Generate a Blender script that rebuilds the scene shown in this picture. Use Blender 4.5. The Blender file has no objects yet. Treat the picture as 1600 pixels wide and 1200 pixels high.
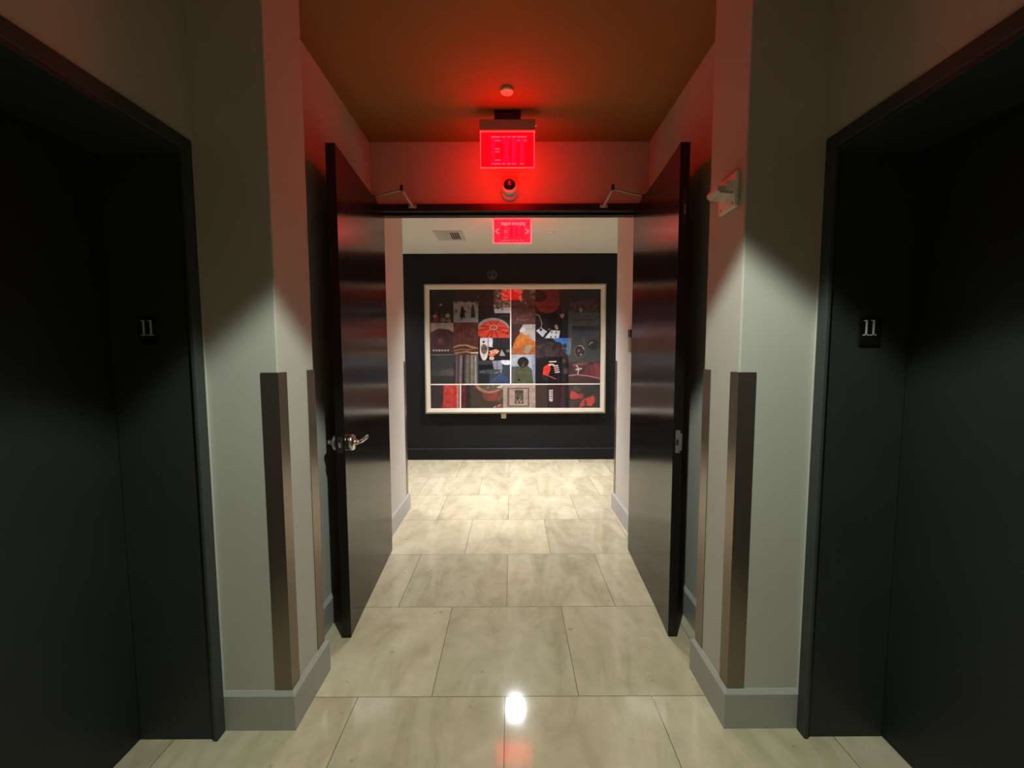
import bpy, bmesh, math, random
from mathutils import Vector, Matrix
random.seed(4)
SC = bpy.context.scene
COL = SC.collection

# ---------------------------------------------------------------- helpers
def s2l(c):
    return c / 12.92 if c <= 0.04045 else ((c + 0.055) / 1.055) ** 2.4
def rgb(r, g, b, k=1.0):
    return tuple(min(1.0, s2l(v / 255.0) * k) for v in (r, g, b))

def mat(name, color, rough=0.6, metal=0.0, bump=0.0, bscale=200.0, var=0.0, vscale=3.0,
        emit=None, spec=0.5, coat=0.0, stretch=None):
    m = bpy.data.materials.new(name); m.use_nodes = True
    nt = m.node_tree; N = nt.nodes; L = nt.links
    p = N['Principled BSDF']
    p.inputs['Base Color'].default_value = (*color, 1)
    p.inputs['Roughness'].default_value = rough
    p.inputs['Metallic'].default_value = metal
    p.inputs['Specular IOR Level'].default_value = spec
    if coat:
        p.inputs['Coat Weight'].default_value = coat
        p.inputs['Coat Roughness'].default_value = 0.08
    tc = N.new('ShaderNodeTexCoord')
    mp = N.new('ShaderNodeMapping'); L.new(tc.outputs['Object'], mp.inputs['Vector'])
    if stretch: mp.inputs['Scale'].default_value = stretch
    if var:
        n = N.new('ShaderNodeTexNoise'); n.inputs['Scale'].default_value = vscale
        n.inputs['Detail'].default_value = 5
        L.new(mp.outputs[0], n.inputs['Vector'])
        r = N.new('ShaderNodeMapRange')
        r.inputs['From Min'].default_value = 0.3; r.inputs['From Max'].default_value = 0.7
        r.inputs['To Min'].default_value = 1 - var; r.inputs['To Max'].default_value = 1 + var
        L.new(n.outputs['Fac'], r.inputs['Value'])
        x = N.new('ShaderNodeVectorMath'); x.operation = 'SCALE'
        x.inputs[0].default_value = color
        L.new(r.outputs[0], x.inputs['Scale'])
        L.new(x.outputs[0], p.inputs['Base Color'])
    if bump:
        n = N.new('ShaderNodeTexNoise'); n.inputs['Scale'].default_value = bscale
        n.inputs['Detail'].default_value = 3
        L.new(mp.outputs[0], n.inputs['Vector'])
        b = N.new('ShaderNodeBump'); b.inputs['Strength'].default_value = bump
        b.inputs['Distance'].default_value = 0.002
        L.new(n.outputs['Fac'], b.inputs['Height'])
        L.new(b.outputs[0], p.inputs['Normal'])
    if emit:
        p.inputs['Emission Color'].default_value = (*emit[0], 1)
        p.inputs['Emission Strength'].default_value = emit[1]
    return m

class MB:
    """collects shapes into one mesh"""
    def __init__(s): s.bm = bmesh.new()
    def poly(s, pts, mi=0):
        vs = [s.bm.verts.new(p) for p in pts]
        f = s.bm.faces.new(vs); f.material_index = mi; return f
    def box(s, x0, x1, y0, y1, z0, z1, mi=0, bev=0.0):
        x0, x1 = sorted((x0, x1)); y0, y1 = sorted((y0, y1)); z0, z1 = sorted((z0, z1))
        r = bmesh.ops.create_cube(s.bm, size=1.0)
        vs = r['verts']
        for v in vs:
            v.co = Vector((x0 + (v.co.x + .5) * (x1 - x0), y0 + (v.co.y + .5) * (y1 - y0), z0 + (v.co.z + .5) * (z1 - z0)))
        fs = {f for v in vs for f in v.link_faces}
        for f in fs: f.material_index = mi
        if bev:
            es = list({e for v in vs for e in v.link_edges})
            q = bmesh.ops.bevel(s.bm, geom=es, offset=bev, segments=2, affect='EDGES', profile=.5)
            for f in q['faces']: f.material_index = mi
        return s
    def prism(s, pts, d, mi=0):
        """pts: closed outline (list of Vector), extruded by vector d"""
        d = Vector(d); n = len(pts)
        a = [s.bm.verts.new(Vector(p)) for p in pts]; b = [s.bm.verts.new(Vector(p) + d) for p in pts]
        fs = [s.bm.faces.new(a[::-1]), s.bm.faces.new(b)]
        for i in range(n):
            fs.append(s.bm.faces.new((a[i], a[(i + 1) % n], b[(i + 1) % n], b[i])))
        for f in fs: f.material_index = mi
        return s
    def lathe(s, prof, origin, axis, seg=32, mi=0, smooth=True):
        """prof: (radius, height) pairs along axis"""
        axis = Vector(axis).normalized()
        q = axis.to_track_quat('Z', 'Y').to_matrix(); o = Vector(origin)
        rings = []
        for r, h in prof:
            if r < 1e-6: rings.append([s.bm.verts.new(o + q @ Vector((0, 0, h)))])
            else: rings.append([s.bm.verts.new(o + q @ Vector((r * math.cos(2 * math.pi * i / seg), r * math.sin(2 * math.pi * i / seg), h))) for i in range(seg)])
        for A, B in zip(rings, rings[1:]):
            for i in range(seg):
                j = (i + 1) % seg
                if len(A) == 1 and len(B) == 1: continue
                if len(A) == 1: vs = (A[0], B[j], B[i])
                elif len(B) == 1: vs = (A[i], A[j], B[0])
                else: vs = (A[i], A[j], B[j], B[i])
                f = s.bm.faces.new(vs); f.smooth = smooth; f.material_index = mi
        return s
    def tube(s, pts, r, seg=14, mi=0, caps=True):
        pts = [Vector(p) for p in pts]; rings = []
        rs = r if isinstance(r, (list, tuple)) else [r] * len(pts)
        for k, p in enumerate(pts):
            d = (pts[min(k + 1, len(pts) - 1)] - pts[max(k - 1, 0)]).normalized()
            q = d.to_track_quat('Z', 'Y').to_matrix()
            rings.append([s.bm.verts.new(p + q @ Vector((rs[k] * math.cos(2 * math.pi * i / seg), rs[k] * math.sin(2 * math.pi * i / seg), 0))) for i in range(seg)])
        for A, B in zip(rings, rings[1:]):
            for i in range(seg):
                j = (i + 1) % seg
                f = s.bm.faces.new((A[i], A[j], B[j], B[i])); f.smooth = True; f.material_index = mi
        if caps:
            for R, rev in ((rings[0], True), (rings[-1], False)):
                f = s.bm.faces.new(R[::-1] if rev else R); f.material_index = mi
        return s
    def build(s, name, mats, parent=None, normals=True):
        if normals: bmesh.ops.recalc_face_normals(s.bm, faces=s.bm.faces[:])
        me = bpy.data.meshes.new(name); s.bm.to_mesh(me); s.bm.free()
        for m in (mats if isinstance(mats, (list, tuple)) else [mats]): me.materials.append(m)
        o = bpy.data.objects.new(name, me); COL.objects.link(o)
        if parent is not None: o.parent = parent
        return o

def tag(o, label, cat, group=None, kind=None):
    o['label'] = label; o['category'] = cat
    if group: o['group'] = group
    if kind: o['kind'] = kind
    return o
def struct(o, label, cat):
    return tag(o, label, cat, kind='structure')
def empty(name, loc=(0, 0, 0)):
    o = bpy.data.objects.new(name, None); COL.objects.link(o); o.location = loc
    o.empty_display_size = 0.1
    return o

# ---------------------------------------------------------------- dimensions (metres; camera stands at y = 0)
CAM_H = 1.451
WALLF_L, WALLF_R = -0.8537, 0.8336      # side faces of the two wall piers
PF, PB = 1.5257, 1.802                  # front and back of the piers
LOB_L, LOB_R = -1.113, 1.103            # lobby side walls (lift fronts)
REC_L, REC_R = -0.982, 0.966            # recess walls behind the open doors
YH = 3.02                               # header wall above the double door
ZC = 2.913                              # foyer ceiling
ZC2 = 2.753                             # corridor ceiling
PAS_L, PAS_R = -0.966, 0.950            # passage walls
YP = 3.803                              # passage ends
YW = 5.607                              # far wall
EL_Y0, EL_Y1 = 0.32, 1.508              # lift opening along y
EL_Z = 2.186
BB = 0.152

# ---------------------------------------------------------------- materials
M = {}
M['wall'] = mat('wall_paint', (.50, .49, .43), .75, bump=.12, bscale=260, var=.03, vscale=2)
M['wallin'] = mat('passage_paint', (.55, .52, .47), .75, bump=.12, bscale=260, var=.03, vscale=2)
M['ceil'] = mat('ochre_ceiling_paint', (.27, .105, .016), .8, bump=.08, bscale=200, var=.04, vscale=2)
M['ceil2'] = mat('pale_ceiling_paint', (.84, .80, .73), .8, bump=.08, bscale=200)
M['base'] = mat('baseboard_paint', (.36, .365, .335), .5, bump=.05, bscale=120, var=.03)
M['basein'] = mat('passage_baseboard_paint', (.42, .41, .40), .5, bump=.05, bscale=120)
M['navy'] = mat('charcoal_blue_paint', (.0078, .0082, .0092), .6, spec=.2, bump=.08, bscale=220, var=.06)
M['lift'] = mat('lift_enamel', (.026, .030, .028), .55, spec=.3, bump=.10, bscale=420, var=.10, vscale=4)
M['liftdoor'] = mat('lift_door_enamel', (.013, .016, .0155), .5, spec=.35, bump=.10, bscale=420, var=.10, vscale=4)
M['liftframe'] = mat('lift_frame_enamel_lit', (.046, .054, .050), .6, spec=.25, bump=.10, bscale=420, var=.08, vscale=4)  # lighter copy of the lift enamel, caught light is in its colour
M['dark'] = mat('black_gap_shade', (.006, .006, .006), .7)  # black stands for the shade inside gaps and holes
M['bronze'] = mat('bronze_corner_metal', (.25, .20, .16), .30, metal=.85, var=.08, vscale=6, stretch=(1, 1, .1))
M['steel'] = mat('satin_steel', (.62, .60, .55), .24, metal=1.0, var=.04, vscale=30)
M['steel2'] = mat('dull_steel', (.38, .36, .31), .42, metal=.8, var=.1, vscale=40)
M['dkmetal'] = mat('dark_flush_metal', (.05, .045, .04), .4, metal=.5, var=.1, vscale=40)
M['white'] = mat('white_plastic', (.82, .80, .70), .45, var=.02, vscale=20)
M['white2'] = mat('white_enamel', (.62, .60, .55), .45, var=.02, vscale=20)
M['black'] = mat('black_plastic', (.008, .008, .008), .35, var=.05, vscale=20)
M['blackgloss'] = mat('black_dome_plastic', (.004, .004, .005), .06, var=.02, vscale=20)
M['housing'] = mat('sign_housing_metal', (.42, .36, .32), .5, metal=.2, var=.05, vscale=20)
M['numeral'] = mat('pale_numeral', (.68, .68, .64), .5, var=.03, vscale=30)
M['closer'] = mat('closer_arm_paint', (.45, .38, .32), .45, var=.03, vscale=30)

def wood_mat():
    m = bpy.data.materials.new('espresso_wood'); m.use_nodes = True
    nt = m.node_tree; N = nt.nodes; L = nt.links; p = N['Principled BSDF']
    tc = N.new('ShaderNodeTexCoord'); mp = N.new('ShaderNodeMapping')
    mp.inputs['Scale'].default_value = (40, 40, 1.2)
    L.new(tc.outputs['Object'], mp.inputs['Vector'])
    n = N.new('ShaderNodeTexNoise'); n.inputs['Scale'].default_value = 1.5; n.inputs['Detail'].default_value = 6
    L.new(mp.outputs[0], n.inputs['Vector'])
    r = N.new('ShaderNodeValToRGB')
    r.color_ramp.elements[0].position = .3; r.color_ramp.elements[0].color = (.010, .0075, .0065, 1)
    r.color_ramp.elements[1].position = .75; r.color_ramp.elements[1].color = (.022, .015, .012, 1)
    L.new(n.outputs['Fac'], r.inputs['Fac']); L.new(r.outputs[0], p.inputs['Base Color'])
    p.inputs['Roughness'].default_value = .19
    p.inputs['Specular IOR Level'].default_value = .27
    p.inputs['Anisotropic'].default_value = .75
    tg = N.new('ShaderNodeTangent'); tg.direction_type = 'RADIAL'; tg.axis = 'Z'
    L.new(tg.outputs[0], p.inputs['Tangent'])
    return m
M['wood'] = wood_mat()
M['edge'] = mat('black_door_edge', (.006, .0055, .005), .35, var=.1, vscale=10)
M['frame'] = mat('black_brown_frame', (.014, .009, .008), .4, var=.15, vscale=8)

def floor_mat():
    m = bpy.data.materials.new('polished_marble_tiles'); m.use_nodes = True
    nt = m.node_tree; N = nt.nodes; L = nt.links; p = N['Principled BSDF']
    p.inputs['Specular IOR Level'].default_value = .34
    tc = N.new('ShaderNodeTexCoord')
    TW, TH = .6224, .6262
    mp = N.new('ShaderNodeMapping'); mp.vector_type = 'POINT'
    mp.inputs['Location'].default_value = (0.031 + TW * 8, -1.664 + TH * 8, 0)
    L.new(tc.outputs['Object'], mp.inputs['Vector'])
    br = N.new('ShaderNodeTexBrick')
    br.offset = .5; br.offset_frequency = 2; br.squash = 1
    br.inputs['Scale'].default_value = 1
    br.inputs['Brick Width'].default_value = TW; br.inputs['Row Height'].default_value = TH
    br.inputs['Mortar Size'].default_value = .0016; br.inputs['Mortar Smooth'].default_value = .2
    br.inputs['Bias'].default_value = 0
    br.inputs['Color1'].default_value = (0, 0, 0, 1); br.inputs['Color2'].default_value = (1, 1, 1, 1)
    br.inputs['Mortar'].default_value = (.5, .5, .5, 1)
    L.new(mp.outputs[0], br.inputs['Vector'])
    bw = N.new('ShaderNodeSeparateColor'); L.new(br.outputs['Color'], bw.inputs['Color'])
    # per-tile shift of the vein pattern
    sh = N.new('ShaderNodeVectorMath'); sh.operation = 'SCALE'; sh.inputs[0].default_value = (7.3, 3.9, 5.1)
    L.new(bw.outputs['Red'], sh.inputs['Scale'])
    ad = N.new('ShaderNodeVectorMath'); ad.operation = 'ADD'
    L.new(tc.outputs['Object'], ad.inputs[0]); L.new(sh.outputs[0], ad.inputs[1])
    mv = N.new('ShaderNodeMapping'); mv.inputs['Scale'].default_value = (3.2, 1.1, 1); mv.inputs['Rotation'].default_value = (0, 0, -.45)
    L.new(ad.outputs[0], mv.inputs['Vector'])
    n1 = N.new('ShaderNodeTexNoise'); n1.inputs['Scale'].default_value = 1.6; n1.inputs['Detail'].default_value = 9
    n1.inputs['Roughness'].default_value = .62; n1.inputs['Distortion'].default_value = .8
    L.new(mv.outputs[0], n1.inputs['Vector'])
    n2 = N.new('ShaderNodeTexNoise'); n2.inputs['Scale'].default_value = 14; n2.inputs['Detail'].default_value = 6
    L.new(ad.outputs[0], n2.inputs['Vector'])
    rp = N.new('ShaderNodeValToRGB'); e = rp.color_ramp.elements
    e[0].position = .25; e[0].color = (.36, .305, .185, 1)
    e[1].position = .72; e[1].color = (.59, .535, .385, 1)
    k = e.new(.5); k.color = (.495, .44, .30, 1)
    L.new(n1.outputs['Fac'], rp.inputs['Fac'])
    # tile tone
    tt = N.new('ShaderNodeMapRange'); tt.inputs['To Min'].default_value = .94; tt.inputs['To Max'].default_value = 1.15
    L.new(bw.outputs['Red'], tt.inputs['Value'])
    sc = N.new('ShaderNodeVectorMath'); sc.operation = 'SCALE'
    L.new(rp.outputs['Color'], sc.inputs[0]); L.new(tt.outputs[0], sc.inputs['Scale'])
    # small dark pits
    n3 = N.new('ShaderNodeTexNoise'); n3.inputs['Scale'].default_value = 22; n3.inputs['Detail'].default_value = 2
    L.new(ad.outputs[0], n3.inputs['Vector'])
    pr = N.new('ShaderNodeMapRange'); pr.inputs['From Min'].default_value = .69; pr.inputs['From Max'].default_value = .78
    pr.inputs['To Min'].default_value = 1; pr.inputs['To Max'].default_value = .72
    L.new(n3.outputs['Fac'], pr.inputs['Value'])
    sc2 = N.new('ShaderNodeVectorMath'); sc2.operation = 'SCALE'
    L.new(sc.outputs[0], sc2.inputs[0]); L.new(pr.outputs[0], sc2.inputs['Scale'])
    # fine mottling
    mr = N.new('ShaderNodeMapRange'); mr.inputs['From Min'].default_value = .3; mr.inputs['From Max'].default_value = .7
    mr.inputs['To Min'].default_value = .93; mr.inputs['To Max'].default_value = 1.06
    L.new(n2.outputs['Fac'], mr.inputs['Value'])
    sc3 = N.new('ShaderNodeVectorMath'); sc3.operation = 'SCALE'
    L.new(sc2.outputs[0], sc3.inputs[0]); L.new(mr.outputs[0], sc3.inputs['Scale'])
    mx = N.new('ShaderNodeMix'); mx.data_type = 'RGBA'
    L.new(br.outputs['Fac'], mx.inputs['Factor'])
    L.new(sc3.outputs[0], mx.inputs['A']); mx.inputs['B'].default_value = (.13, .11, .075, 1)
    L.new(mx.outputs['Result'], p.inputs['Base Color'])
    rr = N.new('ShaderNodeMapRange'); rr.inputs['To Min'].default_value = .065; rr.inputs['To Max'].default_value = .10
    L.new(n2.outputs['Fac'], rr.inputs['Value']); L.new(rr.outputs[0], p.inputs['Roughness'])
    b = N.new('ShaderNodeBump'); b.invert = True; b.inputs['Strength'].default_value = .25; b.inputs['Distance'].default_value = .001
    L.new(br.outputs['Fac'], b.inputs['Height']); L.new(b.outputs[0], p.inputs['Normal'])
    return m
M['floor'] = floor_mat()

RED = 15.5
M['panel'] = mat('red_lit_acrylic', (.5, .01, .02), .3, emit=((1, .00006, .0005), RED), var=.02, vscale=20)
M['letter'] = mat('red_lit_letter', (.6, .01, .03), .3, emit=((1, .0002, .0027), RED * 1.05), var=.02, vscale=20)
M['glowedge'] = mat('pink_lit_edge', (.6, .1, .1), .3, emit=((1, .008, .0105), RED), var=.02, vscale=20)
RED2 = 11.5
M['panel2'] = mat('red_lit_acrylic_corridor', (.5, .02, .03), .3, emit=((1, .0011, .004), RED2), var=.02, vscale=20)
M['letter2'] = mat('red_lit_letter_corridor', (.6, .01, .03), .3, emit=((1, .0003, .0025), RED2), var=.02, vscale=20)
M['glowedge2'] = mat('pink_lit_edge_corridor', (.6, .1, .1), .3, emit=((1, .0135, .0165), RED2), var=.02, vscale=20)

# ---------------------------------------------------------------- room shell
b = MB(); b.poly([(-4.2, -2, 0), (4.2, -2, 0), (4.2, YW + .1, 0), (-4.2, YW + .1, 0)])
struct(b.build('floor', M['floor']), 'polished beige marble floor of large staggered tiles', 'floor')
b = MB(); b.box(-1.6, 1.6, -2, YH + .15, ZC, ZC + .06)
struct(b.build('ceiling', M['ceil']), 'ochre orange painted ceiling of the elevator lobby', 'ceiling')
b = MB(); b.box(-4.2, 4.2, YH + .15, YW + .1, ZC2, ZC2 + .06)
struct(b.build('ceiling_corridor', M['ceil2']), 'pale grey ceiling of the corridor beyond the doors', 'ceiling')

def lobby_wall(name, side, lob, face, rec, label):
    s = -1 if side == 'left' else 1
    out = s * 1.62
    b = MB()
    b.box(lob, out, -2, EL_Y0, 0, ZC)                       # near the viewer, beside the lift
    b.box(lob, out, EL_Y0, EL_Y1, EL_Z, ZC)                 # above the lift
    b.box(lob, out, EL_Y1, PB, 0, ZC)
    b.box(face, lob + s * .12, PF, PB, 0, ZC, 0, .005)                # the pier, with eased corners
    b.box(rec, out, PB, YH + .15, 0, ZC)                    # recess wall behind the open door
    return struct(b.build(name, M['wall']), label, 'wall')
lobby_wall('wall_left', 'left', LOB_L, WALLF_L, REC_L, 'grey beige lobby wall and pier left of the doors')
lobby_wall('wall_right', 'right', LOB_R, WALLF_R, REC_R, 'grey beige lobby wall and pier right of the doors')
b = MB(); b.box(REC_L, REC_R, YH, YH + .15, 2.489, ZC)
struct(b.build('wall_header', M['wall']), 'grey beige wall above the double doorway', 'wall')
b = MB(); b.box(-1.7, 1.7, -2.1, -2, 0, ZC + .06)
struct(b.build('wall_back', M['wall']), 'grey wall behind the viewer', 'wall')
for nm, s, px, lb in (('wall_passage_left', -1, PAS_L, 'pale passage wall left beyond the doors'), ('wall_passage_right', 1, PAS_R, 'pale passage wall right beyond the doors')):
    b = MB(); b.box(px, s * 1.5, YH + .15, YP, 0, ZC2); b.box(s * 1.5, s * 4.2, YP - .2, YP, 0, ZC2)
    struct(b.build(nm, M['wallin']), lb, 'wall')
b = MB(); b.box(-4.2, 4.2, YW, YW + .1, 0, ZC2)
struct(b.build('wall_far', M['navy']), 'dark charcoal blue wall at the end of the corridor', 'wall')
for nm, s in (('wall_corridor_left', -1), ('wall_corridor_right', 1)):
    b = MB(); b.box(s * 4.2, s * 4.3, YP - .2, YW + .1, 0, ZC2)
    struct(b.build(nm, M['wallin']), 'pale end wall of the cross corridor, ' + ('left' if s < 0 else 'right'), 'wall')

# baseboards: plain board with a chamfered top
def board_run(b, p0, p1, nrm, h=BB, t=.018, ch=.012):
    p0, p1, n = Vector(p0), Vector(p1), Vector(nrm)
    pts = [p0, p0 + n * t, p0 + n * t + Vector((0, 0, h - ch)), p0 + n * (t - ch) + Vector((0, 0, h)), p0 + Vector((0, 0, h))]
    b.prism(pts, p1 - p0)
def pier_board(name, s, lob, face, label):
    b = MB()
    t = .018; h = BB; ch = .013
    # mitred ring around the pier: front run, side run, short return
    o = [(lob, PF), (face, PF), (face, PB), (face + s * .05, PB)]
    def off(k, d):
        x, y = o[k]
        if k == 0: return (x, y - d)
        if k == 1: return (x - s * d, y - d)
        if k == 2: return (x - s * d, y + d)
        return (x, y + d)
    prof = [(0, 0), (t, 0), (t, h - ch), (t - ch, h), (0, h)]
    rings = [[b.bm.verts.new((*off(k, d), z)) for d, z in prof] for k in range(4)]
    for A, B in zip(rings, rings[1:]):
        for i in range(5):
            j = (i + 1) % 5
            b.bm.faces.new((A[i], A[j], B[j], B[i]))
    b.bm.faces.new(rings[0]); b.bm.faces.new(rings[-1][::-1])
    return struct(b.build(name, M['base']), label, 'baseboard')
pier_board('baseboard_left', -1, LOB_L, WALLF_L, 'tall grey baseboard wrapping the left wall pier')
pier_board('baseboard_right', 1, LOB_R, WALLF_R, 'tall grey baseboard wrapping the right wall pier')
for nm, s, rec, lb in (('baseboard_recess_left', -1, REC_L, 'grey baseboard on the recess wall behind the left door'), ('baseboard_recess_right', 1, REC_R, 'grey baseboard on the recess wall behind the right door')):
    b = MB(); board_run(b, (rec, PB, 0), (rec, YH, 0), (-s, 0, 0))
    struct(b.build(nm, M['base']), lb, 'baseboard')
for nm, s, px, lb in (('baseboard_passage_left', -1, PAS_L, 'pale grey baseboard of the passage, left'), ('baseboard_passage_right', 1, PAS_R, 'pale grey baseboard of the passage, right')):
    b = MB(); board_run(b, (px, YH + .15, 0), (px, YP + .018, 0), (-s, 0, 0)); board_run(b, (px, YP, 0), (s * 4.2, YP, 0), (0, 1, 0))
    struct(b.build(nm, M['basein']), lb, 'baseboard')
b = MB(); board_run(b, (-4.2, YW, 0), (4.2, YW, 0), (0, -1, 0), h=.158)
struct(b.build('baseboard_far', M['navy']), 'charcoal blue baseboard along the far wall', 'baseboard')

# ---------------------------------------------------------------- lift fronts
def lift(n_trim, n_door, s, lob, dx, side):
    fw = .046
    b = MB()
    # jamb returns and soffit: a steel liner proud of the wall by 3 mm
    f = lob - s * .004
    d = dx
    b.box(f, d, EL_Y1 - fw + .010, EL_Y1, 0, EL_Z, 0, .003)
    b.box(f, d, EL_Y0, EL_Y0 + fw - .010, 0, EL_Z, 0, .003)
    b.box(f, d, EL_Y0 + fw - .010, EL_Y1 - fw + .010, EL_Z - .06, EL_Z, 0, .003)
    # face strips around the opening, with caught light put into their lighter colour
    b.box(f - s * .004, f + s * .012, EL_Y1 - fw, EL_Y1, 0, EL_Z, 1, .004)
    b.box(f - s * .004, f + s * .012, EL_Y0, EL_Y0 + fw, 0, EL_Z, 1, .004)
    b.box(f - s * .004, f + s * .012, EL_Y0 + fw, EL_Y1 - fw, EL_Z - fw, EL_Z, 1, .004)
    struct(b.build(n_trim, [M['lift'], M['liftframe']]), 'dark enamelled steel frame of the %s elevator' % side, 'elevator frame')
    r = empty(n_door, (dx, (EL_Y0 + EL_Y1) / 2, 0))
    struct(r, 'dark charcoal sliding elevator door on the %s' % side, 'elevator door')
    ym = (EL_Y0 + EL_Y1) / 2 + .0
    for y0, y1 in ((EL_Y0, ym - .003), (ym + .003, EL_Y1)):
        b = MB(); b.box(0, s * .03, y0 - ym, y1 - ym, .008, EL_Z - .05, 0, .002)
        b.build('door_panel', M['liftdoor'], r)
    b = MB(); b.box(-s * .0, s * .2, EL_Y0 - ym, EL_Y1 - ym, -.002, .006)
    b.build('threshold', M['dkmetal'], r)
    b = MB(); b.box(s * .032, s * .05, EL_Y0 - ym, EL_Y1 - ym, 0, EL_Z)
    b.build('shaft_backing', M['dark'], r)  # black sheet in place of the shade behind the panel seam
lift('trim_1', 'door_1', -1, LOB_L, -1.404, 'left')
lift('trim_2', 'door_2', 1, LOB_R, 1.396, 'right')

# floor number plaques with "11"
def plaque(x0, x1, z0, z1, label, s):
    y = 1.472
    r = empty('floor_number_plaque', ((x0 + x1) / 2, y, z0))
    tag(r, label, 'sign', 'floor number plaques on the elevator jambs')
    w, h = x1 - x0, z1 - z0
    b = MB(); b.box(-w / 2, w / 2, -.006, .0, 0, h, 0, .0015); b.build('plate', M['black'], r)
    # a slab-serif 1: stem, foot, flag
    def one(cx, zb, hh):
        ww = hh * .40; st = hh * .055; y0 = -.0075
        b = MB()
        b.box(cx - st, cx + st, y0, -.0055, zb, zb + hh)
        b.box(cx - ww * .5, cx + ww * .5, y0, -.0055, zb, zb + hh * .07)
        b.prism([(cx - st, y0, zb + hh), (cx - st, y0, zb + hh * .93), (cx - ww * .45, y0, zb + hh * .93), (cx - ww * .45, y0, zb + hh * .985)], (0, .002, 0))
        return b
    hh = .054; zb = h * .345
    for cx in (-.0125, .0125):
        one(cx - .001 * s, zb, hh).build('numeral', M['numeral'], r)
plaque(-1.298, -1.237, 1.481, 1.576, 'black floor plaque with pale number 11 on the left elevator jamb', -1)
plaque(1.217, 1.289, 1.474, 1.569, 'black floor plaque with pale number 11 on the right elevator jamb', 1)

# ---------------------------------------------------------------- corner guards (bronze angles)
def guard(x, y, sx, sy, z0, z1, label, wx=.062, wy=.056, t=.003, group='bronze corner guards on the lobby piers'):
    """corner at (x, y); legs run to x + sx*wx and y + sy*wy, metal stands t outside the wall"""
    b = MB(); e = .0006
    pts = [(x - sx * t, y - sy * t), (x + sx * wx, y - sy * t), (x + sx * wx, y - sy * e), (x - sx * e, y - sy * e), (x - sx * e, y + sy * wy), (x - sx * t, y + sy * wy)]
    b.prism([(px, py, z0) for px, py in pts], (0, 0, z1 - z0))
    o = b.build('corner_guard', M['bronze'])
    # origin at its own base
    o.data.transform(Matrix.Translation((-x, -y, -z0))); o.location = (x, y, z0)
    return tag(o, label, 'corner guard', group)
ZG = 1.381
guard(WALLF_L, PF, -1, 1, BB + .001, ZG, 'bronze corner guard on the front corner of the left pier')
guard(WALLF_L, PB, -1, -1, BB + .001, ZG, 'bronze corner guard on the back corner of the left pier, beside the open door', wx=.05, wy=.062)
guard(WALLF_R, PF, 1, 1, BB + .001, ZG - .004, 'bronze corner guard on the front corner of the right pier')
guard(WALLF_R, PB, 1, -1, BB + .001, ZG - .004, 'bronze corner guard on the back corner of the right pier, beside the open door', wx=.05, wy=.062)
guard(PAS_L, YP, -1, -1, BB + .001, 1.375, 'slim dark corner guard where the left passage wall meets the corridor', wx=.05, wy=.055, group='corner guards at the corridor end of the passage')
guard(PAS_R, YP, 1, -1, BB + .001, 1.375, 'slim dark corner guard where the right passage wall meets the corridor', wx=.05, wy=.055, group='corner guards at the corridor end of the passage')

# ---------------------------------------------------------------- double door frame and leaves
b = MB()
b.box(-.975, .958, 3.0, 3.055, 2.44, 2.489, 0, .002)
b.box(-.975, .958, 3.05, 3.105, 2.424, 2.489, 0, .002)
for s, x in ((-1, -.936), (1, .918)):
    b.box(x, x + s * .042, 3.0, 3.17, 0, 2.46, 0, .002)
struct(b.build('trim_3', M['frame']), 'dark brown wooden frame of the double doorway', 'door frame')

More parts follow.
